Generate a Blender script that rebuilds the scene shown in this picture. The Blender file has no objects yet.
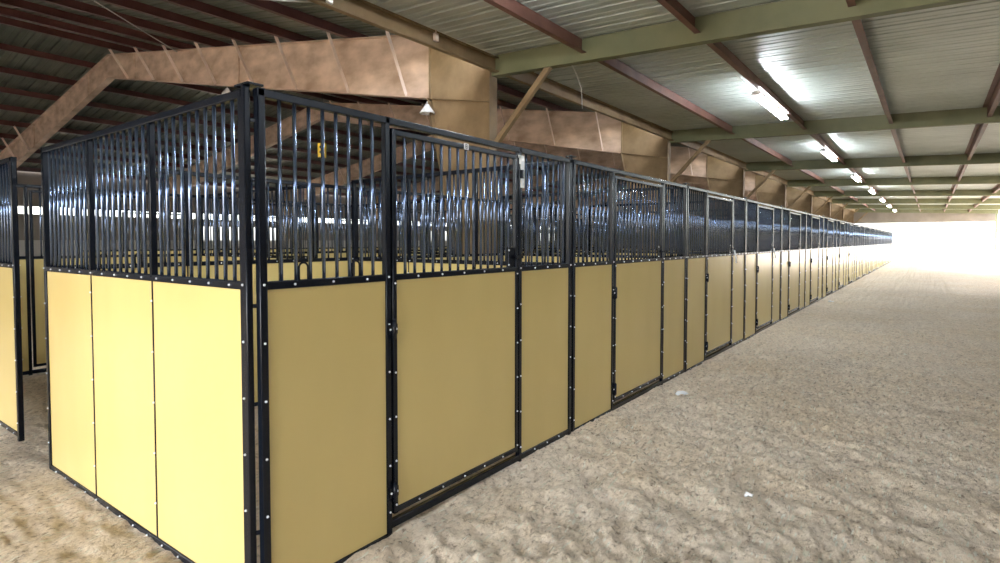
import bpy, math, random
from mathutils import Vector, Matrix, noise
random.seed(7)
scene = bpy.context.scene
COL = scene.collection
PI = math.pi

# ------------------------------------------------------------------ mesh builder
class MB:
    def __init__(s):
        s.v = []; s.f = []; s.m = []; s.sm = []
    def box(s, x0, x1, y0, y1, z0, z1, m=0):
        b = len(s.v)
        s.v += [(x0,y0,z0),(x1,y0,z0),(x1,y1,z0),(x0,y1,z0),(x0,y0,z1),(x1,y0,z1),(x1,y1,z1),(x0,y1,z1)]
        for q in ((0,3,2,1),(4,5,6,7),(0,1,5,4),(1,2,6,5),(2,3,7,6),(3,0,4,7)):
            s.f.append(tuple(b+i for i in q)); s.m.append(m); s.sm.append(False)
        return s
    def extrude(s, p0, p1, prof, up=(0,0,1), m=0, smooth=False, caps=True, closed=True):
        p0 = Vector(p0); p1 = Vector(p1); d = (p1-p0).normalized(); up = Vector(up)
        a = d.cross(up)
        if a.length < 1e-5: a = d.cross(Vector((0,1,0)))
        a.normalize(); c = a.cross(d).normalized()
        b = len(s.v); n = len(prof)
        for P in (p0, p1):
            for (u, w) in prof: s.v.append(tuple(P + a*u + c*w))
        for i in range(n if closed else n-1):
            j = (i+1) % n
            s.f.append((b+i, b+j, b+n+j, b+n+i)); s.m.append(m); s.sm.append(smooth)
        if caps and closed:
            s.f.append(tuple(b+n-1-i for i in range(n))); s.m.append(m); s.sm.append(False)
            s.f.append(tuple(b+n+i for i in range(n))); s.m.append(m); s.sm.append(False)
        return s
    def tube(s, p0, p1, r, n=8, m=0, r2=None):
        prof = [(r*math.cos(2*PI*i/n), r*math.sin(2*PI*i/n)) for i in range(n)]
        return s.extrude(p0, p1, prof, m=m, smooth=True)
    def sq(s, p0, p1, w, h=None, r=.005, up=(0,0,1), m=0):
        h = h or w; prof = []
        for (cx, cy, a0) in ((w/2-r, h/2-r, 0), (-w/2+r, h/2-r, 90), (-w/2+r, -h/2+r, 180), (w/2-r, -h/2+r, 270)):
            for a in (0, 45, 90):
                t = math.radians(a0+a); prof.append((cx+r*math.cos(t), cy+r*math.sin(t)))
        k = len(s.f); s.extrude(p0, p1, prof, up=up, m=m, smooth=True)
        for i in (2, 5, 8, 11): s.sm[k+i] = False
        return s
    def path(s, pts, r, n=6, m=0):
        pts = [Vector(p) for p in pts]; b = len(s.v); prev = None
        for i, p in enumerate(pts):
            d = (pts[min(i+1, len(pts)-1)] - pts[max(i-1, 0)]).normalized()
            if prev is None:
                a = d.cross(Vector((0,0,1)))
                if a.length < 1e-3: a = d.cross(Vector((0,1,0)))
            else: a = prev - d*prev.dot(d)
            a.normalize(); prev = a; c = d.cross(a)
            for k in range(n):
                t = 2*PI*k/n; s.v.append(tuple(p + a*r*math.cos(t) + c*r*math.sin(t)))
        for i in range(len(pts)-1):
            for k in range(n):
                j = (k+1) % n
                s.f.append((b+i*n+k, b+i*n+j, b+(i+1)*n+j, b+(i+1)*n+k)); s.m.append(m); s.sm.append(True)
        s.f.append(tuple(b+n-1-k for k in range(n))); s.m.append(m); s.sm.append(False)
        e = b+(len(pts)-1)*n
        s.f.append(tuple(e+k for k in range(n))); s.m.append(m); s.sm.append(False)
        return s
    def lathe(s, o, prof, n=16, axis='z', m=0):
        b = len(s.v); k = len(prof)
        for i in range(n):
            t = 2*PI*i/n
            for (r, h) in prof:
                if axis == 'z': s.v.append((o[0]+r*math.cos(t), o[1]+r*math.sin(t), o[2]+h))
                elif axis == 'y': s.v.append((o[0]+r*math.cos(t), o[1]+h, o[2]+r*math.sin(t)))
                else: s.v.append((o[0]+h, o[1]+r*math.cos(t), o[2]+r*math.sin(t)))
        for i in range(n):
            j = (i+1) % n
            for q in range(k-1):
                s.f.append((b+i*k+q, b+j*k+q, b+j*k+q+1, b+i*k+q+1)); s.m.append(m); s.sm.append(True)
        return s
    def bolt(s, x, y, z, axis='y', d=-1, m=1, r=.0066):
        prof = [(0.0, d*.008), (r*.6, d*.007), (r, d*.003), (r, 0)]
        return s.lathe((x,y,z), prof, n=8, axis=axis, m=m)
    def poly(s, pts, thick, axis='x', x=0, m=0):
        # pts are (y,z); a flat plate with real thickness along x
        b = len(s.v); n = len(pts)
        for xx in (x-thick/2, x+thick/2):
            for (u, w) in pts: s.v.append((xx, u, w))
        s.f.append(tuple(b+i for i in range(n))[::-1]); s.m.append(m); s.sm.append(False)
        s.f.append(tuple(b+n+i for i in range(n))); s.m.append(m); s.sm.append(False)
        for i in range(n):
            j = (i+1) % n; s.f.append((b+i, b+j, b+n+j, b+n+i)); s.m.append(m); s.sm.append(False)
        return s
    def data(s, name, mats):
        me = bpy.data.meshes.new(name)
        me.from_pydata(s.v, [], s.f)
        for mt in mats: me.materials.append(mt)
        me.polygons.foreach_set('material_index', [min(i, len(mats)-1) for i in s.m])
        me.polygons.foreach_set('use_smooth', s.sm)
        me.update()
        import bmesh
        bm = bmesh.new(); bm.from_mesh(me); bmesh.ops.recalc_face_normals(bm, faces=bm.faces); bm.to_mesh(me); bm.free()
        return me
    def build(s, name, mats, parent=None, loc=(0,0,0), rz=0):
        if not isinstance(mats, (list, tuple)): mats = [mats]
        o = bpy.data.objects.new(name, s.data(name, mats)); COL.objects.link(o)
        o.location = loc; o.rotation_euler = (0,0,rz)
        if parent: o.parent = parent
        return o

def tag(o, label=None, cat=None, group=None, kind=None):
    if label: o['label'] = label
    if cat: o['category'] = cat
    if group: o['group'] = group
    if kind: o['kind'] = kind
    return o
def empty(name, loc=(0,0,0), rz=0):
    o = bpy.data.objects.new(name, None); COL.objects.link(o)
    o.location = loc; o.rotation_euler = (0,0,rz); o.empty_display_size = .1
    return o
def copy_tree(o, parent=None):
    kids = list(o.children)
    c = o.copy(); COL.objects.link(c); c.parent = parent
    for ch in kids: copy_tree(ch, c)
    return c
ORD = ['first','second','third','fourth','fifth','sixth','seventh','eighth','ninth','tenth','eleventh','twelfth','thirteenth',
       'fourteenth','fifteenth','sixteenth','seventeenth','eighteenth','nineteenth','twentieth','twenty-first']

# ------------------------------------------------------------------ materials
def nmat(name):
    m = bpy.data.materials.new(name); m.use_nodes = True
    nt = m.node_tree; b = nt.nodes['Principled BSDF']
    return m, nt, b
def mix_noise(nt, c1, c2, scale, detail=4, lo=.35, hi=.65, stretch=(1,1,1), coord='Object'):
    tc = nt.nodes.new('ShaderNodeTexCoord'); mp = nt.nodes.new('ShaderNodeMapping'); mp.inputs['Scale'].default_value = stretch
    n = nt.nodes.new('ShaderNodeTexNoise'); n.inputs['Scale'].default_value = scale; n.inputs['Detail'].default_value = detail
    r = nt.nodes.new('ShaderNodeValToRGB')
    r.color_ramp.elements[0].position = lo; r.color_ramp.elements[1].position = hi
    r.color_ramp.elements[0].color = (*c1, 1); r.color_ramp.elements[1].color = (*c2, 1)
    nt.links.new(tc.outputs[coord], mp.inputs[0]); nt.links.new(mp.outputs[0], n.inputs['Vector']); nt.links.new(n.outputs['Fac'], r.inputs[0])
    return r, n, mp
def mat(name, c1, c2=None, scale=3, rough=.5, metal=0, spec=.5, stretch=(1,1,1), bump=0, bscale=60, coat=0, lo=.35, hi=.65):
    m, nt, b = nmat(name)
    b.inputs['Roughness'].default_value = rough; b.inputs['Metallic'].default_value = metal
    b.inputs['Specular IOR Level'].default_value = spec
    if coat: b.inputs['Coat Weight'].default_value = coat; b.inputs['Coat Roughness'].default_value = .12
    if c2:
        r, n, mp = mix_noise(nt, c1, c2, scale, stretch=stretch, lo=lo, hi=hi)
        nt.links.new(r.outputs[0], b.inputs['Base Color'])
    else: b.inputs['Base Color'].default_value = (*c1, 1)
    if bump:
        n2 = nt.nodes.new('ShaderNodeTexNoise'); n2.inputs['Scale'].default_value = bscale
        bp = nt.nodes.new('ShaderNodeBump'); bp.inputs['Strength'].default_value = bump; bp.inputs['Distance'].default_value = .01
        tc = nt.nodes.new('ShaderNodeTexCoord'); nt.links.new(tc.outputs['Object'], n2.inputs['Vector'])
        nt.links.new(n2.outputs['Fac'], bp.inputs['Height']); nt.links.new(bp.outputs[0], b.inputs['Normal'])
    return m
M = {}
M['black'] = mat('black_paint', (.005,.007,.012), rough=.25, spec=.28)
M['bar'] = mat('sky_tinted_bar', (.095,.14,.235), rough=.14, metal=.8, spec=1.0, coat=.6)  # blue tint puts the sky's reflection into the black bars' colour
M['board'] = mat('yellow_board', (.575,.45,.18), (.605,.475,.193), scale=2.2, rough=.2, spec=.5, stretch=(1,1,.35), bump=.02, bscale=9)
M['zinc'] = mat('zinc_bolt', (.75,.77,.8), rough=.3, metal=.6)
M['white'] = mat('white_plate', (.85,.87,.88), rough=.4)
M['web'] = mat('brown_beam_paint', (.40,.28,.195), (.76,.585,.46), scale=1.6, rough=.6, lo=.3, hi=.7, stretch=(1,1,2))
M['tan'] = mat('tan_steel', (.20,.135,.068), (.29,.205,.11), scale=2.5, rough=.6)
M['olive'] = mat('olive_steel', (.125,.135,.07), (.17,.175,.092), scale=2, rough=.55)
M['oxide'] = mat('red_oxide', (.12,.05,.036), (.18,.085,.062), scale=3, rough=.5)
M['brace'] = mat('pale_brace', (.72,.58,.49), (.80,.66,.57), scale=5, rough=.6)
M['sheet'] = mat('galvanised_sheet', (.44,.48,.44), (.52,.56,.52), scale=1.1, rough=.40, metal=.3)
M['dimsheet'] = mat('shade_darkened_sheet', (.13,.15,.12), (.19,.21,.17), scale=1.1, rough=.45, metal=.3)  # darker copy of the roof sheet, the hall's shade put into its colour
M['maroon'] = mat('shade_darkened_maroon', (.085,.03,.028), (.12,.05,.045), scale=3, rough=.4)  # purlin red darkened to paint in the dimness of the hall
M['wallsheet'] = mat('wall_sheet', (.20,.17,.14), (.25,.22,.19), scale=1.1, rough=.5)
M['pipe'] = mat('conduit', (.6,.6,.58), rough=.4, metal=.5)
M['housing'] = mat('white_housing', (.8,.8,.78), rough=.4)
M['yellow'] = mat('yellow_plastic', (.9,.62,.05), rough=.4)
M['pale'] = mat('pale_wall', (.5,.48,.44), rough=.6)
M['dark'] = mat('dark_rubber', (.02,.02,.02), rough=.6)
M['paper'] = mat('paper', (.85,.85,.85), rough=.7)
def emit(name, c, s):
    m, nt, b = nmat(name); b.inputs['Base Color'].default_value = (.8,.8,.8,1)
    b.inputs['Emission Color'].default_value = (*c, 1); b.inputs['Emission Strength'].default_value = s
    return m
M['tube'] = emit('lit_tube', (.86,.93,1.0), 105)

def ground_mat():
    m, nt, b = nmat('sand_footing'); L = nt.links.new
    b.inputs['Roughness'].default_value = .95; b.inputs['Specular IOR Level'].default_value = .15
    tc = nt.nodes.new('ShaderNodeTexCoord')
    def nz(scale, detail=6, rough=.6, stretch=None, rot=0):
        n = nt.nodes.new('ShaderNodeTexNoise'); n.inputs['Scale'].default_value = scale; n.inputs['Detail'].default_value = detail
        n.inputs['Roughness'].default_value = rough
        if stretch:
            mp = nt.nodes.new('ShaderNodeMapping'); mp.inputs['Scale'].default_value = stretch; mp.inputs['Rotation'].default_value = (0,0,rot)
            L(tc.outputs['Object'], mp.inputs[0]); L(mp.outputs[0], n.inputs['Vector'])
        else: L(tc.outputs['Object'], n.inputs['Vector'])
        return n
    def ramp(src, stops):
        r = nt.nodes.new('ShaderNodeValToRGB'); e = r.color_ramp.elements
        while len(e) < len(stops): e.new(.5)
        for q, (p, c) in zip(e, stops): q.position = p; q.color = (*c, 1)
        L(src, r.inputs[0]); return r
    big = ramp(nz(.7, 3).outputs['Fac'], [(.35,(.90,.755,.57)), (.65,(.95,.83,.68))])
    fine = ramp(nz(26, 8, .7).outputs['Fac'], [(.36,(.36,.30,.24)), (.45,(.88,.85,.80)), (.58,(1.06,1.06,1.06))])  # dark stop paints crevice shade into the sand colour
    mx = nt.nodes.new('ShaderNodeMix'); mx.data_type = 'RGBA'; mx.blend_type = 'MULTIPLY'; mx.inputs[0].default_value = .8
    L(big.outputs[0], mx.inputs[6]); L(fine.outputs[0], mx.inputs[7])
    # pale shavings: thin stretched flecks in several directions
    med = ramp(nz(5.5, 5, .65, (.7,1.5,1), .6).outputs['Fac'], [(.33,(.84,.81,.78)), (.60,(1.04,1.04,1.04))])
    mm = nt.nodes.new('ShaderNodeMix'); mm.data_type = 'RGBA'; mm.blend_type = 'MULTIPLY'; mm.inputs[0].default_value = .8
    L(mx.outputs[2], mm.inputs[6]); L(med.outputs[0], mm.inputs[7])
    last = mm.outputs[2]
    for k, (rot, sc) in enumerate(((.4, 30), (1.5, 34), (2.5, 28), (-.5, 38))):
        f = ramp(nz(sc, 1, .5, (.22,1.3,1), rot).outputs['Fac'], [(.685,(0,0,0)), (.72,(1,1,1))])
        m2 = nt.nodes.new('ShaderNodeMix'); m2.data_type = 'RGBA'; L(f.outputs[0], m2.inputs[0]); L(last, m2.inputs[6])
        m2.inputs[7].default_value = (.92,.86,.72,1) if k % 2 else (.86,.79,.62,1); last = m2.outputs[2]
    L(last, b.inputs['Base Color'])
    add = nt.nodes.new('ShaderNodeMath'); add.operation = 'ADD'
    L(nz(9, 6, .65).outputs['Fac'], add.inputs[0])
    n3 = nz(42, 6, .8, (.6,1.2,1), .5); sc3 = nt.nodes.new('ShaderNodeMath'); sc3.operation = 'MULTIPLY'; sc3.inputs[1].default_value = .6
    L(n3.outputs['Fac'], sc3.inputs[0]); L(sc3.outputs[0], add.inputs[1])
    bp = nt.nodes.new('ShaderNodeBump'); bp.inputs['Strength'].default_value = 1.0; bp.inputs['Distance'].default_value = .10
    L(add.outputs[0], bp.inputs['Height']); L(bp.outputs[0], b.inputs['Normal'])
    return m
M['ground'] = ground_mat()

# ------------------------------------------------------------------ camera
CAM = Vector((-1.494, -2.557, 1.71))
F = 577.0
yaw = math.radians(36.7)            # view direction above +X
PITCH_PX = 20.0                     # part of the 40 px horizon offset made by tilting, the rest by lens shift
pitch = math.atan(PITCH_PX / F)
cam = bpy.data.cameras.new('camera'); co = bpy.data.objects.new('camera', cam); COL.objects.link(co)
cam.sensor_width = 36; cam.sensor_fit = 'HORIZONTAL'; cam.lens = F*36/1000
cam.shift_y = -20.5/1000
cam.clip_start = .05; cam.clip_end = 500
d = Vector((math.cos(yaw)*math.cos(pitch), math.sin(yaw)*math.cos(pitch), -math.sin(pitch)))
co.location = CAM; co.rotation_euler = d.to_track_quat('-Z', 'Y').to_euler()
scene.camera = co
FW = Vector((math.cos(yaw), math.sin(yaw), 0)); RT = Vector((math.sin(yaw), -math.cos(yaw), 0))
def at(px, py, depth):
    """World point on the ray of pixel (px,py), near enough, at a given depth."""
    return CAM + FW*depth + RT*((px-500)/F*depth) + Vector((0,0,(241-py)/F*depth))

# ------------------------------------------------------------------ ground
def axis(fine0, fine1, step, lo, hi):
    a = []; x = fine0
    while x <= fine1: a.append(x); x += step
    g = step
    while x < hi: g *= 1.09; x += g; a.append(x)
    x = fine0; g = step; b = []
    while x > lo: g *= 1.12; x -= g; b.append(x)
    return b[::-1] + a
XS = axis(-1.2, 6.5, .028, -60, 160); YS = axis(-3.0, .9, .026, -60, 90)
def drop(x, y):
    t = min(1, max(0, (1.7-x)/2.0)); t = t*t*(3-2*t)
    return -.078*t
def gh(x, y):
    fade = 1.0 if abs(x) < 40 else .3
    p = Vector((x, y, 0))
    h = .030*noise.noise(p*1.1) + .030*noise.noise(p*2.7+Vector((5,1,0)))
    w = p + Vector((noise.noise(p*2.1), noise.noise(p*2.1+Vector((9,9,9))), 0))*.16
    dd, _ = noise.voronoi(w*3.1)
    h += .050*min(1, dd[0]*1.7) - .03
    q = Vector((x*.8+y*.6, (y*.8-x*.6)*1.9, 3))
    h += .019*(1-abs(noise.noise(q*4.3)*2.4))
    h += .021*(1-abs(noise.noise(q*9.5)*2.2)) + .012*noise.noise(p*17)
    h -= .018
    near = min(1, max(0, (-y+.02)/.25)) if y > -.25 else 1
    if y > 0: near = .3
    return (h-.022)*fade*(.35+.65*near) - .002 + drop(x, y)
def ground():
    verts = [(x, y, gh(x, y)) for y in YS for x in XS]
    nx = len(XS); faces = [(j*nx+i, j*nx+i+1, (j+1)*nx+i+1, (j+1)*nx+i) for j in range(len(YS)-1) for i in range(nx-1)]
    me = bpy.data.meshes.new('floor'); me.from_pydata(verts, [], faces); me.materials.append(M['ground'])
    me.polygons.foreach_set('use_smooth', [True]*len(faces)); me.update()
    o = bpy.data.objects.new('floor', me); COL.objects.link(o)
    tag(o, 'trampled tan sand and shavings footing', kind='structure')
ground()

# ------------------------------------------------------------------ stalls
L_ST = 2.99; H = 2.43
BB = [M['black'], M['zinc']]
def bolts_v(mb, x, z0, z1, n, y=-.021, ax='y', dd=-1):
    for i in range(n): mb.bolt(x, y, z0+(z1-z0)*i/(n-1), ax, dd)
def bolts_h(mb, x0, x1, z, n, y=-.021):
    for i in range(n): mb.bolt(x0+(x1-x0)*i/(n-1), y, z)
def bar_positions(x0, x1, n): return [x0+(x1-x0)*(i+1)/(n+1) for i in range(n)]
def bar_mb(x, z0, z1, y=0): return MB().tube((x,y,z0), (x,y,z1), .0098, 10)
def loop_mb(x, y=-.002, w=.026, h=.088, z=1.513):
    pts = [(x-w, y, z)] + [(x-w, y, z+h-w)] + [(x-w*math.cos(t), y, z+h-w+w*math.sin(t)) for t in [PI*k/8 for k in range(1,8)]] + [(x+w, y, z+h-w), (x+w, y, z)]
    return MB().path(pts, .0058, 6)

def front_frame(zl=0.0):
    # zl: how far the left section reaches below the sand level of the rest
    f = MB()
    f.sq((.032,0,zl-.03), (.032,0,H), .04, .04, up=(0,1,0)); f.sq((.820,0,zl), (.820,0,H), .036, .04, up=(0,1,0))
    f.sq((2.178,0,-.02), (2.178,0,H), .036, .04, up=(0,1,0)); f.sq((2.950,0,-.03), (2.950,0,H), .04, .04, up=(0,1,0))
    f.sq((.012,0,H-.02), (2.970,0,H-.02), .04)
    f.sq((.052,0,1.495), (.802,0,1.495), .036, .04); f.sq((2.196,0,1.495), (2.930,0,1.495), .036, .04)
    f.sq((.032,0,zl-.004), (.82,0,zl+.002), .036, .036); f.sq((.82,0,.018), (2.95,0,.018), .036, .048)
    bolts_v(f, .032, .10, 1.50, 6); bolts_v(f, .820, .10, 1.50, 6); bolts_v(f, 2.178, .10, 1.50, 6); bolts_v(f, 2.950, .14, 1.50, 6)
    bolts_h(f, .20, .66, 1.495, 3, -.019); bolts_h(f, 2.38, 2.76, 1.495, 3, -.019)
    bolts_h(f, .20, .68, zl+.002, 3, -.019); bolts_h(f, 2.38, 2.76, .026, 3, -.019)
    return f
def door_frame():
    f = MB(); y = -.004
    for x in (.868, 2.128): f.sq((x,y,.078), (x,y,2.366), .034, .036, up=(0,1,0))
    f.sq((.855,y,2.349), (2.142,y,2.349), .032, .034); f.sq((.855,y,1.495), (2.142,y,1.495), .034, .036); f.sq((.855,y,.096), (2.142,y,.096), .034, .036)
    bolts_v(f, .868, .13, 1.46, 6, -.023); bolts_v(f, 2.128, .13, 1.46, 6, -.023)
    bolts_h(f, 1.06, 1.94, 1.495, 5, -.023); bolts_h(f, 1.06, 1.94, .096, 5, -.023)
    return f
def board_mb(x0, x1, z0, z1, y=0): return MB().box(x0, x1, y-.008, y+.008, z0, z1)
def hinge_mb(z):
    h = MB().tube((.845,-.036,z-.055), (.845,-.036,z+.055), .0135, 10)
    h.box(.812,.878,-.031,-.024,z-.03,z+.03); h.tube((.845,-.036,z-.063), (.845,-.036,z+.063), .006, 8)
    h.bolt(.820,-.031,z,m=1); h.bolt(.868,-.031,z,m=1)
    return h
FB = bar_positions(.052, .802, 8); DB = bar_positions(.885, 2.111, 14); GB = bar_positions(2.196, 2.93, 8)
def latch_mb():
    l = MB().box(2.010, 2.118, -.012, -.004, 1.51, 1.66); l.box(2.09, 2.195, -.036, -.024, 1.575, 1.60)
    l.tube((2.07,-.04,1.587), (2.07,-.075,1.587), .008, 8); l.bolt(2.03,-.012,1.53,m=1); l.bolt(2.03,-.012,1.64,m=1)
    return l
def make_front(zl=0.0):
    r = empty('horse_stall')
    front_frame(zl).build('frame', BB, r)
    board_mb(.050,.804,zl+.015,1.48).build('board', M['board'], r); board_mb(2.194,2.932,.04,1.48).build('board', M['board'], r)
    for x in FB+GB: bar_mb(x, 1.505, H-.035).build('bar', M['bar'], r)
    for k in (2, 6): loop_mb((FB[k-1]+FB[k])/2).build('tie_loop', M['black'], r)
    dr = door_frame().build('door', BB, r)
    board_mb(.883,2.113,.108,1.48,-.004).build('door_board', M['board'], dr)
    for x in DB: bar_mb(x, 1.505, 2.34, -.004).build('door_bar', M['bar'], dr)
    for z in (.216, 1.19): hinge_mb(z).build('hinge', BB, dr)
    latch_mb().build('latch', BB, dr)
    return r
def merged_front():
    f = front_frame(); g = door_frame()
    def join(a, b, off=0, mm=None):
        n = len(a.v); a.v += b.v; a.f += [tuple(i+n for i in q) for q in b.f]; a.m += [mm if mm is not None else i for i in b.m]; a.sm += b.sm
    join(f, g)
    for b in (board_mb(.05,.804,.015,1.48), board_mb(2.194,2.932,.04,1.48), board_mb(.883,2.113,.108,1.48,-.004)): join(f, b, mm=2)
    for x in FB+GB+DB: join(f, bar_mb(x, 1.505, H-.035), mm=3)
    return f
def join(a, b, mm=None):
    n = len(a.v); a.v += b.v; a.f += [tuple(i+n for i in q) for q in b.f]; a.m += [mm if mm is not None else i for i in b.m]; a.sm += b.sm
ALLM = [M['black'], M['zinc'], M['board'], M['bar']]
def tall_panel_frame(h=H, zb=0.0):
    f = MB()
    for x in (.080, 2.955): f.sq((x,0,zb-.03), (x,0,h), .05 if x < 1 else .04, .04, up=(0,1,0))
    for x in (1.085, 2.03): f.sq((x,0,1.50), (x,0,h-.03), .034, .036, up=(0,1,0)); f.sq((x,0,zb+.01), (x,0,1.49), .013, .026, .002, up=(0,1,0))
    f.sq((.055,0,h-.02), (2.975,0,h-.02), .04); f.sq((.095,0,1.495), (2.935,0,1.495), .036, .04); f.sq((.095,0,zb+.02), (2.935,0,zb+.02), .036, .040)
    for sy, dd in ((-.021,-1), (.021,1)):
        bolts_v(f, .075, .13, 1.50, 6, sy, dd=dd); bolts_v(f, 2.955, .13, 1.50, 6, sy, dd=dd)
        for x in (1.085, 2.03): bolts_v(f, x, .16, 1.36, 5, sy*.65, dd=dd)
        for x in [.20+.2*k for k in range(14)]: f.bolt(x, sy*.95, 1.495, d=dd); f.bolt(x, sy*.95, zb+.02, d=dd)
    return f
PB = bar_positions(.095,1.068,10)+bar_positions(1.102,2.013,9)+bar_positions(2.047,2.935,9)
PBOARDS = ((.092,1.080),(1.090,2.025),(2.035,2.938))
def make_panel(h=H, zb=0.0):
    r = empty('stall_partition')
    tall_panel_frame(h, zb).build('frame', BB, r)
    for a, b in PBOARDS: board_mb(a,b,zb+.035,1.48).build('board', M['board'], r)
    for x in PB: bar_mb(x, 1.505, h-.035).build('bar', M['bar'], r)
    return r
def merged_panel(h=H):
    f = tall_panel_frame(h)
    for a, b in PBOARDS: join(f, board_mb(a,b,.04,1.48), 2)
    for x in PB: join(f, bar_mb(x, 1.505, h-.035), 3)
    return f

NST = 19; DET = 9
fronts = []
proto = make_front(-.045); proto2 = make_front(0.0)
mf = merged_front().data('horse_stall', ALLM)
for i in range(NST):
    if i < DET:
        o = proto if i == 0 else (proto2 if i == 1 else copy_tree(proto2))
    else:
        o = bpy.data.objects.new('horse_stall', mf); COL.objects.link(o)
    o.location = (i*L_ST, 0, 0)
    if i: o.rotation_euler = (0, 0, random.uniform(-.0025,.0025))
    tag(o, f'black barred stall front with yellow-tan boards and door, {ORD[i]} from the near corner' if i < DET else
        f'barred stall front far down the sandy aisle, {ORD[i]} along the row', 'stall front', 'stall fronts along the aisle')
    fronts.append(o)
# white latch plate on the first door only, B tag on its top rail
lp = MB()
lp.box(2.151, 2.207, -.034, -.026, 2.30, 2.365); lp.box(2.165, 2.207, -.034, -.026, 2.12, 2.30); lp.box(2.135, 2.165, -.034, -.026, 2.345, 2.365)
lp.box(2.157, 2.181, -.046, -.030, 2.190, 2.255, 1); lp.bolt(2.187, -.034, 2.33, m=2); lp.bolt(2.187, -.034, 2.15, m=2)
o = lp.build('latch_plate', [M['white'], M['black'], M['zinc']], proto); o['label'] = 'white latch plate with black slide'
def tag_letter():
    b = MB().box(1.500, 1.547, -.0245, -.0225, 2.329, 2.370)
    z0, z1, x0, x1, y0, y1 = 2.335, 2.364, 1.513, 1.534, -.0256, -.0244
    t = .0045
    b.box(x0, x0+t, y0, y1, z0, z1, 1)
    for z in (z0, (z0+z1)/2-t/2, z1-t): b.box(x0, x1-t*.6, y0, y1, z, z+t, 1)
    b.box(x1-t, x1, y0, y1, z0+t*.6, (z0+z1)/2-t*.3, 1); b.box(x1-t, x1, y0, y1, (z0+z1)/2+t*.3, z1-t*.6, 1)
    return b
o = tag_letter().build('letter_sticker', [M['white'], M['dark']])
tag(o, 'small white sticker with a dark letter on top rail of first door', 'sticker')

# posts between fronts
def post_mb(cap=True, h=2.45):
    p = MB().sq((0,.004,-.03), (0,.004,h), .024, .030, .004, up=(0,1,0))
    if cap: p.box(-.05,.05,-.03,.03,h,h+.008); p.tube((0,0,h+.008),(0,0,h+.018),.009,8,1)
    return p
pm = post_mb().data('stall_post', BB)
for i in range(1, NST+1):
    o = bpy.data.objects.new('stall_post', pm); COL.objects.link(o); o.location = (i*L_ST-.004, 0, 0)
    tag(o, f'slim black capped connector post on the aisle, {ORD[i-1]} beyond the near corner post', 'post', 'connector posts between stall fronts')
cp = empty('corner_post', (0,0,0))
c = MB().sq((-.018,.034,-.09), (-.018,.034,2.438), .032, .030, up=(0,1,0))
c.build('post', BB, cp)
MB().box(-.036,.044,-.020,.100,2.438,2.447).build('cap_plate', M['black'], cp)
for z in (.30, 1.40, 2.28):
    b = MB().sq((-.006,.030,z),(.016,.016,z),.012,.02,.003); b.build('pin_bracket', M['black'], cp)
tag(cp, 'black corner post with flat cap where end panel meets first stall front', 'post')

# partitions (end wall, dividers, backs)
pp = make_panel(H, -.085); pp1 = make_panel(H)
pp.location = (0, 0, 0); pp.rotation_euler = (0,0,PI/2)
pm2 = merged_panel(H).data('stall_partition', ALLM)
pm3 = merged_panel(2.36).data('stall_partition', ALLM)
tag(pp, 'brightly lit end panel of the stall block, pale yellow boards under black bars', 'stall panel', 'stall partition panels')
for i in range(1, NST+1):
    if i <= 3: o = pp1 if i == 1 else copy_tree(pp1)
    else: o = bpy.data.objects.new('stall_partition', pm2); COL.objects.link(o)
    o.location = (i*L_ST, 0, 0); o.rotation_euler = (0,0,PI/2)
    tag(o, f'barred divider panel inside the block behind connector post, {ORD[i-1]} from the end panel', 'stall panel', 'stall partition panels')
bk = make_panel(2.36)
for k in (2, 5, 12, 15): loop_mb((PB[k]+PB[k+1])/2, z=1.513).build('tie_loop', M['black'], bk)
for i in range(NST):
    if i < 3: o = bk if i == 0 else copy_tree(bk)
    else: o = bpy.data.objects.new('stall_partition', pm3); COL.objects.link(o)
    o.location = (i*L_ST, 3.02, 0)
    tag(o, f'barred back panel seen through the bars of the {ORD[i]} stall from the corner', 'stall panel', 'stall back panels')
# second, back-to-back row and the row across the next aisle
YB = 3.74
for i in range(0, NST+1):
    o = bpy.data.objects.new('stall_partition', pm2); COL.objects.link(o); o.location = (i*L_ST, YB-.05, 0); o.rotation_euler = (0,0,PI/2)
    tag(o, 'end panel of the back row with pale yellow boards, beyond the near end panel' if i == 0 else
        f'divider panel of the back row behind the columns, {ORD[i-1]} inside its end panel', 'stall panel', 'back row partitions')
for i in range(NST):
    o = bpy.data.objects.new('horse_stall', mf); COL.objects.link(o); o.location = ((i+1)*L_ST, YB+2.98, 0); o.rotation_euler = (0,0,PI)
    tag(o, f'stall front of the back row facing the inner aisle, {ORD[i]} from its end', 'stall front', 'inner aisle stall fronts')
for i in range(1, 13):
    o = bpy.data.objects.new('horse_stall', mf); COL.objects.link(o); o.location = (i*L_ST, 12.0, 0)
    tag(o, f'distant stall front across the inner aisle, {ORD[i-1]} of that far row', 'stall front', 'far row stall fronts')

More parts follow.
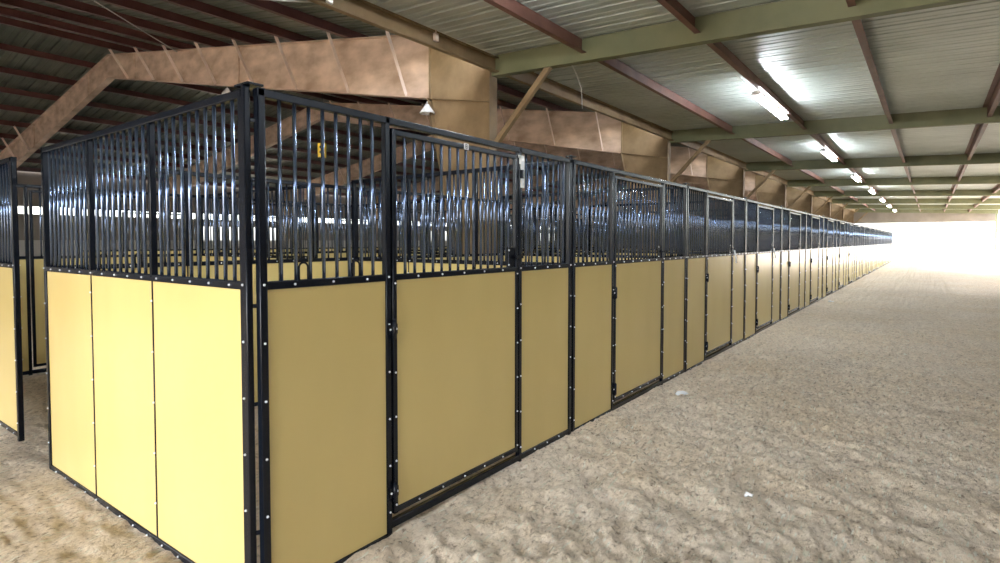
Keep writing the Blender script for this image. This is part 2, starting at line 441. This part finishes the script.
# ------------------------------------------------------------------ steelwork
X1 = 5.83; BAY = 7.67; YC = 3.05; YR = 18.0
ks = list(range(-1, 8)); XF = [X1+BAY*k for k in ks]
XA = XF[0]-BAY-.2; XB = XF[-1]+.3
def ztop(y): return 5.02+.165*((y if y <= YR else 2*YR-y)-YC)
YK = 4.38
def zbot(y): return 4.15+.193*(y-YK)
def make_portal():
    r = empty('steel_portal_frame')
    def side(sgn):
        Y = (lambda y: y) if sgn > 0 else (lambda y: 2*YR-y)
        c = MB(); c.poly([(Y(YC),0),(Y(YC+.38),0),(Y(YK),4.15),(Y(YC),3.91)], .012)
        c.box(-.10,.10,min(Y(YC-.016),Y(YC)),max(Y(YC-.016),Y(YC)),0,ztop(YC))
        c.sq((0,Y(YC+.38),0),(0,Y(YK),4.15),.20,.016,.003,up=(0,1,0))
        c.build('column', M['tan'], r)
        k = MB(); k.poly([(Y(YC),3.91),(Y(YK),4.15),(Y(YK),ztop(YK)),(Y(YC),ztop(YC))], .012)
        k.sq((0,Y(YC),3.91),(0,Y(YK),4.15),.16,.012,.002)
        k.sq((0,Y(YK),4.15),(0,Y(YK),ztop(YK)),.10,.018,.003,up=(0,1,0))
        k.build('knee_plate', M['tan'], r)
        w = MB(); w.poly([(Y(YK),4.15),(Y(YR),zbot(YR)),(Y(YR),ztop(YR)),(Y(YK),ztop(YK))], .012)
        w.sq((0,Y(YK),4.15),(0,Y(YR),zbot(YR)),.20,.016,.003)
        w.sq((0,Y(YC),ztop(YC)),(0,Y(YR),ztop(YR)),.20,.016,.003)
        for yy in (10.5, 16.2):
            w.box(-.05,.05,Y(yy)-.006,Y(yy)+.006,zbot(yy),ztop(yy))
        w.build('rafter', M['web'], r)
        for j, y in enumerate(PUR):
            if sgn < 0 and j > 4: continue
            zb = zbot(y)
            if y < 4.5: continue
            MB().sq((-.02,Y(y),zb+.02),(-.50,Y(y),ztop(y)+.03),.07,.012,.002,up=(0,1,0)).build('flange_brace', M['brace'], r)
    side(1); side(-1)
    return r
PUR = [3.35, 4.96, 6.55, 8.25, 9.9, 11.6, 13.3, 15.0, 16.7]
pf = make_portal()
for n, (k, x) in enumerate(zip(ks, XF)):
    o = pf if n == 0 else copy_tree(pf)
    o.location = (x, 0, 0)
    lab = 'brown steel portal frame behind the camera over the near end of the building' if n == 0 else \
        f'brown tapered steel column and roof rafter rising behind the stalls, {ORD[n-1]} from the near corner'
    tag(o, lab, 'steel frame', 'portal frames')
# purlins of the main roof
def cee(h=.2, w=.065, t=.004, lip=.02):
    return [(0,0),(w,0),(w,lip),(w-t,lip),(w-t,t),(t,t),(t,h-t),(w-t,h-t),(w-t,h-lip),(w,h-lip),(w,h),(0,h)]
def zee(h=.2, w=.09, t=.004):
    return [(0,0),(w,0),(w,t),(t,t),(t,h),(-w,h),(-w,h-t),(0,h-t)]
for i, y in enumerate(PUR):
    z = ztop(y)+.010
    MB().extrude((XA,y,z),(XB,y,z),zee(),m=0).build('roof_purlin', M['maroon'])
    tag(bpy.context.scene.objects[-1] if False else COL.objects[-1], f'dark red roof purlin over the stalls, {ORD[i]} up from the eave', 'purlin', 'main roof purlins')
for i, y in enumerate(PUR):
    y2 = 2*YR-y; z = ztop(y)+.010
    o = MB().extrude((XA,y2,z),(XB,y2,z),zee(),m=0).build('roof_purlin', M['maroon'])
    tag(o, f'dark red purlin of the far roof slope, {ORD[i]} up from its eave', 'purlin', 'far slope purlins')
# corrugated sheets
def sheet_profile(x0, x1, pitch=.305):
    pr = []; x = x0
    while x < x1:
        pr += [(x,0),(x+.10,0),(x+.112,.008),(x+.128,.008),(x+.14,0),(x+.222,0),(x+.230,.045),(x+.272,.045),(x+.280,0)]
        x += pitch
    return pr
def sheet(name, y0, z0, y1, z1, x0, x1, label, m='sheet'):
    pr = sheet_profile(x0, x1); mb = MB(); n = len(pr)
    for (yy, zz) in ((y0,z0),(y1,z1)):
        for (x, h) in pr: mb.v.append((x, yy, zz+h))
        for (x, h) in pr: mb.v.append((x, yy, zz+h+.002))
    for i in range(n-1):
        mb.f.append((i,i+1,2*n+i+1,2*n+i)); mb.f.append((n+i+1,n+i,3*n+i,3*n+i+1)); mb.m += [0,0]; mb.sm += [False,False]
    o = mb.build(name, M[m]); tag(o, label, kind='structure')
    return o
sheet('ceiling', 2.75, ztop(2.75)+.215, YR, ztop(YR)+.215, XA-.3, XB+.3, 'corrugated metal roof over the stalls', 'dimsheet')
sheet('ceiling', 2*YR-2.75, ztop(2.75)+.215, YR, ztop(YR)+.215, XA-.3, XB+.3, 'far slope of the corrugated metal roof', 'dimsheet')

# lean-to over the aisle
YO = -6.9
def lz(y): return 4.61+.04*(y-YC)
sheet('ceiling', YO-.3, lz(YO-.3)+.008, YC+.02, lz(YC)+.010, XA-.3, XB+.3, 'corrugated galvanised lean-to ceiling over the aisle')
def make_lrafter():
    r = empty('lean_to_rafter')
    b = MB()
    y0, y1 = YC-.05, YO
    h = .31; w = .13; t = .008
    prof = [(-w/2,-h),(w/2,-h),(w/2,-h+t),(t/2-w/2+.0,-h+t),(t/2-w/2,-t),(w/2,-t),(w/2,0),(-w/2,0)]
    b.extrude((0,y1,lz(y1)),(0,y0,lz(y0)),[(-u,v) for u,v in prof] if False else prof)
    b.build('beam', M['olive'], r)
    k = MB().sq((.0,YC-.09,3.27),(.0,YC-1.06,lz(YC-1.06)-.29),.085,.085,.006,up=(1,0,0))
    k.build('knee_brace', M['tan'], r)
    MB().sq((0,YO+.12,0),(0,YO+.12,lz(YO)-.31),.15,.15,.01,up=(0,1,0)).build('outer_post', M['olive'], r)
    return r
lr = make_lrafter()
for n, x in enumerate(XF):
    o = lr if n == 0 else copy_tree(lr)
    o.location = (x, 0, 0)
    lab = 'olive lean-to beam overhead behind the camera' if n == 0 else f'olive lean-to beam with knee brace crossing above the aisle, {ORD[n-1]} from the near end'
    tag(o, lab, 'roof beam', 'lean-to beams')
LP = [1.42, -.16, -1.8, -3.4, -5.0]
pn = ['nearest the column line', 'carrying the fluorescent lights', 'second out from the lights side', 'third out from the lights side', 'next to the outer wall']
for j, y in enumerate(LP):
    me = MB().extrude((.07,y,lz(y)-.205),(BAY-.07,y,lz(y)-.205),zee(.2,.075),m=0).data('lean_to_purlin', [M['oxide']])
    for n, x in enumerate(XF[:-1]):
        o = bpy.data.objects.new('lean_to_purlin', me); COL.objects.link(o); o.location = (x,0,0)
        tag(o, f'reddish purlin {pn[j]}, in the {ORD[n]} bay of the aisle roof', 'purlin', 'aisle roof purlins')
o = MB().extrude((XA,YC-.10,4.335),(XB,YC-.10,4.335),cee(.225,.075,.005,.02)).build('eave_beam', M['tan'])
tag(o, 'long tan eave beam running above the stalls from the top of the columns', 'beam')

# light fixtures
def make_light():
    r = empty('fluorescent_light')
    MB().box(-1.22,1.22,-.044,.044,-.008,.035).build('housing', M['housing'], r)
    t = MB()
    for y in (-.042,.042): t.tube((-1.19,y,-.032),(1.19,y,-.032),.019,10)
    t.build('tube', M['tube'], r)
    for x in (-1.205,1.205): MB().box(x-.018,x+.018,-.07,.07,-.046,-.0).build('end_cap', M['housing'], r)
    for x in (-1.0,1.0): MB().path([(x,0,.030),(x+.004,0,.045),(x,0,.058)], .006, 6).build('hanger', M['pipe'], r)
    w = MB(); w.path([(-1.2,0,.0),(-1.3,.02,-.02),(-1.45,.03,.0),(-1.7,.03,.045),(-2.3,.03,.05)], .007, 6, 0)
    w.build('cord', M['pipe'], r)
    return r
fl = make_light(); LX = [X1+BAY*k+BAY*.5+.55 for k in range(-1, 7)]
for n, x in enumerate(LX):
    o = fl if n == 0 else copy_tree(fl)
    o.location = (x, -.13, lz(-.13)-.262)
    tag(o, f'lit white fluorescent tube light hanging under the aisle roof, {ORD[n]} from the near end' , 'light', 'aisle fluorescent lights')

# unseen outer wall beyond the aisle, its heights shaped to let daylight in
for (WX0, WX1, WZ, lab) in ((XA, 21.0, 3.85, 'ribbed brown metal outer wall of the aisle'), (21.05, 38.0, 2.55, 'lower stretch of the aisle outer wall, cut down to admit daylight')):
    w = MB(); pr = sheet_profile(WX0, WX1); n = len(pr)
    for (yy, zz) in ((YO-.12,0),(YO-.12,WZ),(YO-.16,0),(YO-.16,WZ)):
        for (x, h) in pr: w.v.append((x, yy-h, zz-(.1 if zz == 0 else 0)))
    for i in range(n-1):
        w.f.append((i,i+1,n+i+1,n+i)); w.f.append((2*n+i+1,2*n+i,3*n+i,3*n+i+1)); w.m += [0,0]; w.sm += [False]*2
    o = w.build('wall_right', M['wallsheet']); tag(o, lab, kind='structure')

# gable and far walls: unseen near-end pieces added to limit daylight, a slot of daylight along the far side
def wall(name, x0, x1, y0, y1, z0, z1, m, label):
    o = MB().box(x0,x1,y0,y1,z0,z1).build(name, M[m]); tag(o, label, kind='structure'); return o
XN = XA-.15; XE = XB+.15
wall('wall_back_added', XN-.08, XN, YO, -3.9, 0-.1, 4.1, 'wallsheet', 'added near end wall beside the opening, limiting daylight')
wall('wall_back_added', XN-.08, XN, 9.5, 33, -.1, 7.4, 'wallsheet', 'added near end wall keeping daylight out of the hall')
wall('wall_back_added', XN-.08, XN, 3.2, 9.5, 4.4, 6.2, 'wallsheet', 'added panel narrowing the daylight above the near opening')
wall('wall_front', XE, XE+.08, 3.2, 33, -.1, 7.4, 'wallsheet', 'far end wall of the hall')
wall('wall_front', XE, XE+.08, YO, 3.2, 3.3, 4.9, 'wallsheet', 'panel above the far aisle opening')
YF = 2*YR-YC+.35
wall('wall_left', XN, XE, YF, YF+.06, -.1, 1.75, 'pale', 'pale lower part of the far side wall')
wall('wall_left', XN, XE, YF, YF+.06, 2.60, 3.05, 'wallsheet', 'dark rail between the daylight slots of the far wall')
wall('wall_left', XN, XE, YF, YF+.06, 3.42, 5.24, 'wallsheet', 'upper part of the far side wall')
for k in range(0, 12):
    if k % 3 != 1: wall('wall_left', XN+k*6.4, XN+k*6.4+6.4, YF+.005, YF+.055, 1.75, 2.60, 'wallsheet', 'infill panel of the far side wall')
# small fittings
def bell(name, p, s, label, cat='lamp', stem=.2):
    r = empty(name, p)
    MB().lathe((0,0,0), [(.0,.10*s),(.03*s,.10*s),(.06*s,.05*s),(.12*s,-.03*s),(.125*s,-.05*s),(.115*s,-.045*s),(.05*s,.04*s),(0,.06*s)], 20).build('shade', M['white'], r)
    MB().lathe((0,0,0), [(0,.02*s),(.035*s,0),(.045*s,-.035*s),(.03*s,-.07*s),(0,-.08*s)], 14).build('bulb', M['housing'], r)
    MB().tube((0,0,.09*s),(0,0,.09*s+stem),.012,8).build('stem', M['pipe'], r)
    tag(r, label, cat)
    return r
zr = zbot
pL = at(228, 92, 14.0); bell('pendant_lamp', (X1-.0, pL.y, zr(pL.y)-.16), 1.0, 'small white lamp just under the long brown rafter, above the end panel', stem=.05)
pL2 = Vector((X1-.12, 4.36, 3.93)); bell('pendant_lamp', pL2, 1.05, 'white shaded lamp mounted at inner edge of the first tan column', stem=.06)
# yellow hoist control hanging in the hall
px = at(323, 151, 14.2); r = empty('hoist_pendant', px)
MB().sq((0,0,-.17),(0,0,.17),.19,.15,.03,up=tuple(FW)).build('body', M['yellow'], r)
MB().lathe((0,0,-.22), [(0,0),(.08,0),(.09,.03),(.08,.05),(0,.05)],12).build('base_cap', M['dark'], r)
for z in (-.05,.07):
    q = -FW*.074; MB().tube((q.x,q.y,z),(q.x*1.3,q.y*1.3,z),.035,10).build('button', M['dark'], r)
MB().tube((.03,0,.17),(.03,0,.62),.042,10).build('grey_sleeve', M['pipe'], r)
MB().tube((.03,0,.62),(.03,0,ztop(px.y)-px.z-.1),.006,6).build('cable', M['dark'], r)
tag(r, 'yellow control box hanging on a grey sleeve behind the first stall bars', 'hoist control')
# conduit, boxes, stay rod, drooping wires
z0 = 4.66
o = MB().path([(-1.8,3.3,3.38),(0,3.24,3.80),(1.62,3.2,4.19),(2.3,3.1,4.34),(2.62,2.95,4.40)], .012, 8).build('conduit', M['pipe']); tag(o, 'thin pale conduit running beside the eave beam above the first stall', 'conduit')
for (x, z, lab) in ((2.61,4.41,'pale junction box on the eave beam above the first stall'), (4.34,4.47,'small junction box on the eave beam near the first column')):
    mb = MB().sq((x,YC-.175,z-.05),(x,YC-.175,z+.05),.07,.05,.01,up=(0,1,0)); mb.tube((x,YC-.175,z+.05),(x,YC-.175,z+.10),.012,8)
    o = mb.build('junction_box', M['brace'] if x > 4 else M['white']); tag(o, lab, 'junction box', 'junction boxes')
a = Vector((-1.7, 4.5, 5.2)); b_ = Vector((X1-.1, 13.4, ztop(13.4)-.06))
o = MB().tube(a, b_, .011, 6).build('stay_rod', M['pipe']); tag(o, 'thin bright diagonal stay rod under the main roof', 'rod')
yq = 1.64; pts = [(X1+.04, yq, lz(yq)-.302), (X1+.16, yq+.03, lz(yq)-.33), (X1+.3, yq+.06, lz(yq)-.40), (X1+.42, yq+.05, lz(yq)-.55), (X1+.45, yq+.05, lz(yq)-.85)]
o = MB().path(pts, .008, 6).build('loose_wire', M['pipe']); tag(o, 'loose wire drooping from the first olive beam beside its knee brace', 'wire')
for n, (x, dz) in enumerate(((8.22, 0), (11.15, 0))):
    mb = MB().path([(x,-.03,1.56),(x+.01,-.036,1.50),(x+.06,-.04,1.43),(x+.10,-.035,1.36)], .012, 6)
    o = mb.build('white_tie', M['white']); tag(o, ('white tie hanging at mid rail of the third stall front','white tie hanging at mid rail of the fourth stall front')[n], 'tie', 'white ties on the stalls')
for n, (ppx, ppy, s, lab) in enumerate(((683,394,.08,'white scrap lying on sand beside the third stall front'), (832,301,.10,'white scrap far down the sandy aisle'),
        (752,503,.03,'tiny pale scrap on the sand in the middle of the aisle'))):
    dp = 1.70*F/(ppy-241); p = at(ppx, ppy, dp); mb = MB()
    z = gh(p.x, p.y)
    vs = []
    for i in range(4):
        for j in range(4): vs.append((p.x+(i-1.5)*s*.7+random.uniform(-.2,.2)*s, p.y+(j-1.5)*s*.5+random.uniform(-.2,.2)*s, z+.028+random.uniform(0,.35)*s))
    for dz in (0, -.003):
        for q in vs: mb.v.append((q[0],q[1],q[2]+dz))
    for i in range(3):
        for j in range(3):
            for base in (0,16): mb.f.append((base+i*4+j,base+i*4+j+1,base+(i+1)*4+j+1,base+(i+1)*4+j)); mb.m.append(0); mb.sm.append(True)
    o = mb.build('paper_scrap', M['paper']); tag(o, lab, 'scrap', 'scraps on the sand')

# ------------------------------------------------------------------ daylight
wd = bpy.data.worlds.new('world'); scene.world = wd; wd.use_nodes = True
nt = wd.node_tree; bg = nt.nodes['Background']
sky = nt.nodes.new('ShaderNodeTexSky'); sky.sky_type = 'NISHITA'; sky.sun_disc = False
sky.sun_elevation = math.radians(50); sky.sun_rotation = math.radians(250); sky.dust_density = 3; sky.air_density = 1.0
hs = nt.nodes.new('ShaderNodeHueSaturation'); hs.inputs['Saturation'].default_value = .6
nt.links.new(sky.outputs[0], hs.inputs['Color']); nt.links.new(hs.outputs[0], bg.inputs[0]); bg.inputs[1].default_value = 1.4
scene.view_settings.view_transform = 'Standard'; scene.view_settings.look = 'None'
scene.view_settings.exposure = 0.88; scene.view_settings.gamma = 1; scene.view_settings.use_curve_mapping = False
scene.cycles.max_bounces = 8; scene.cycles.diffuse_bounces = 5; scene.cycles.glossy_bounces = 4
scene.cycles.use_denoising = True; scene.cycles.sample_clamp_indirect = 6
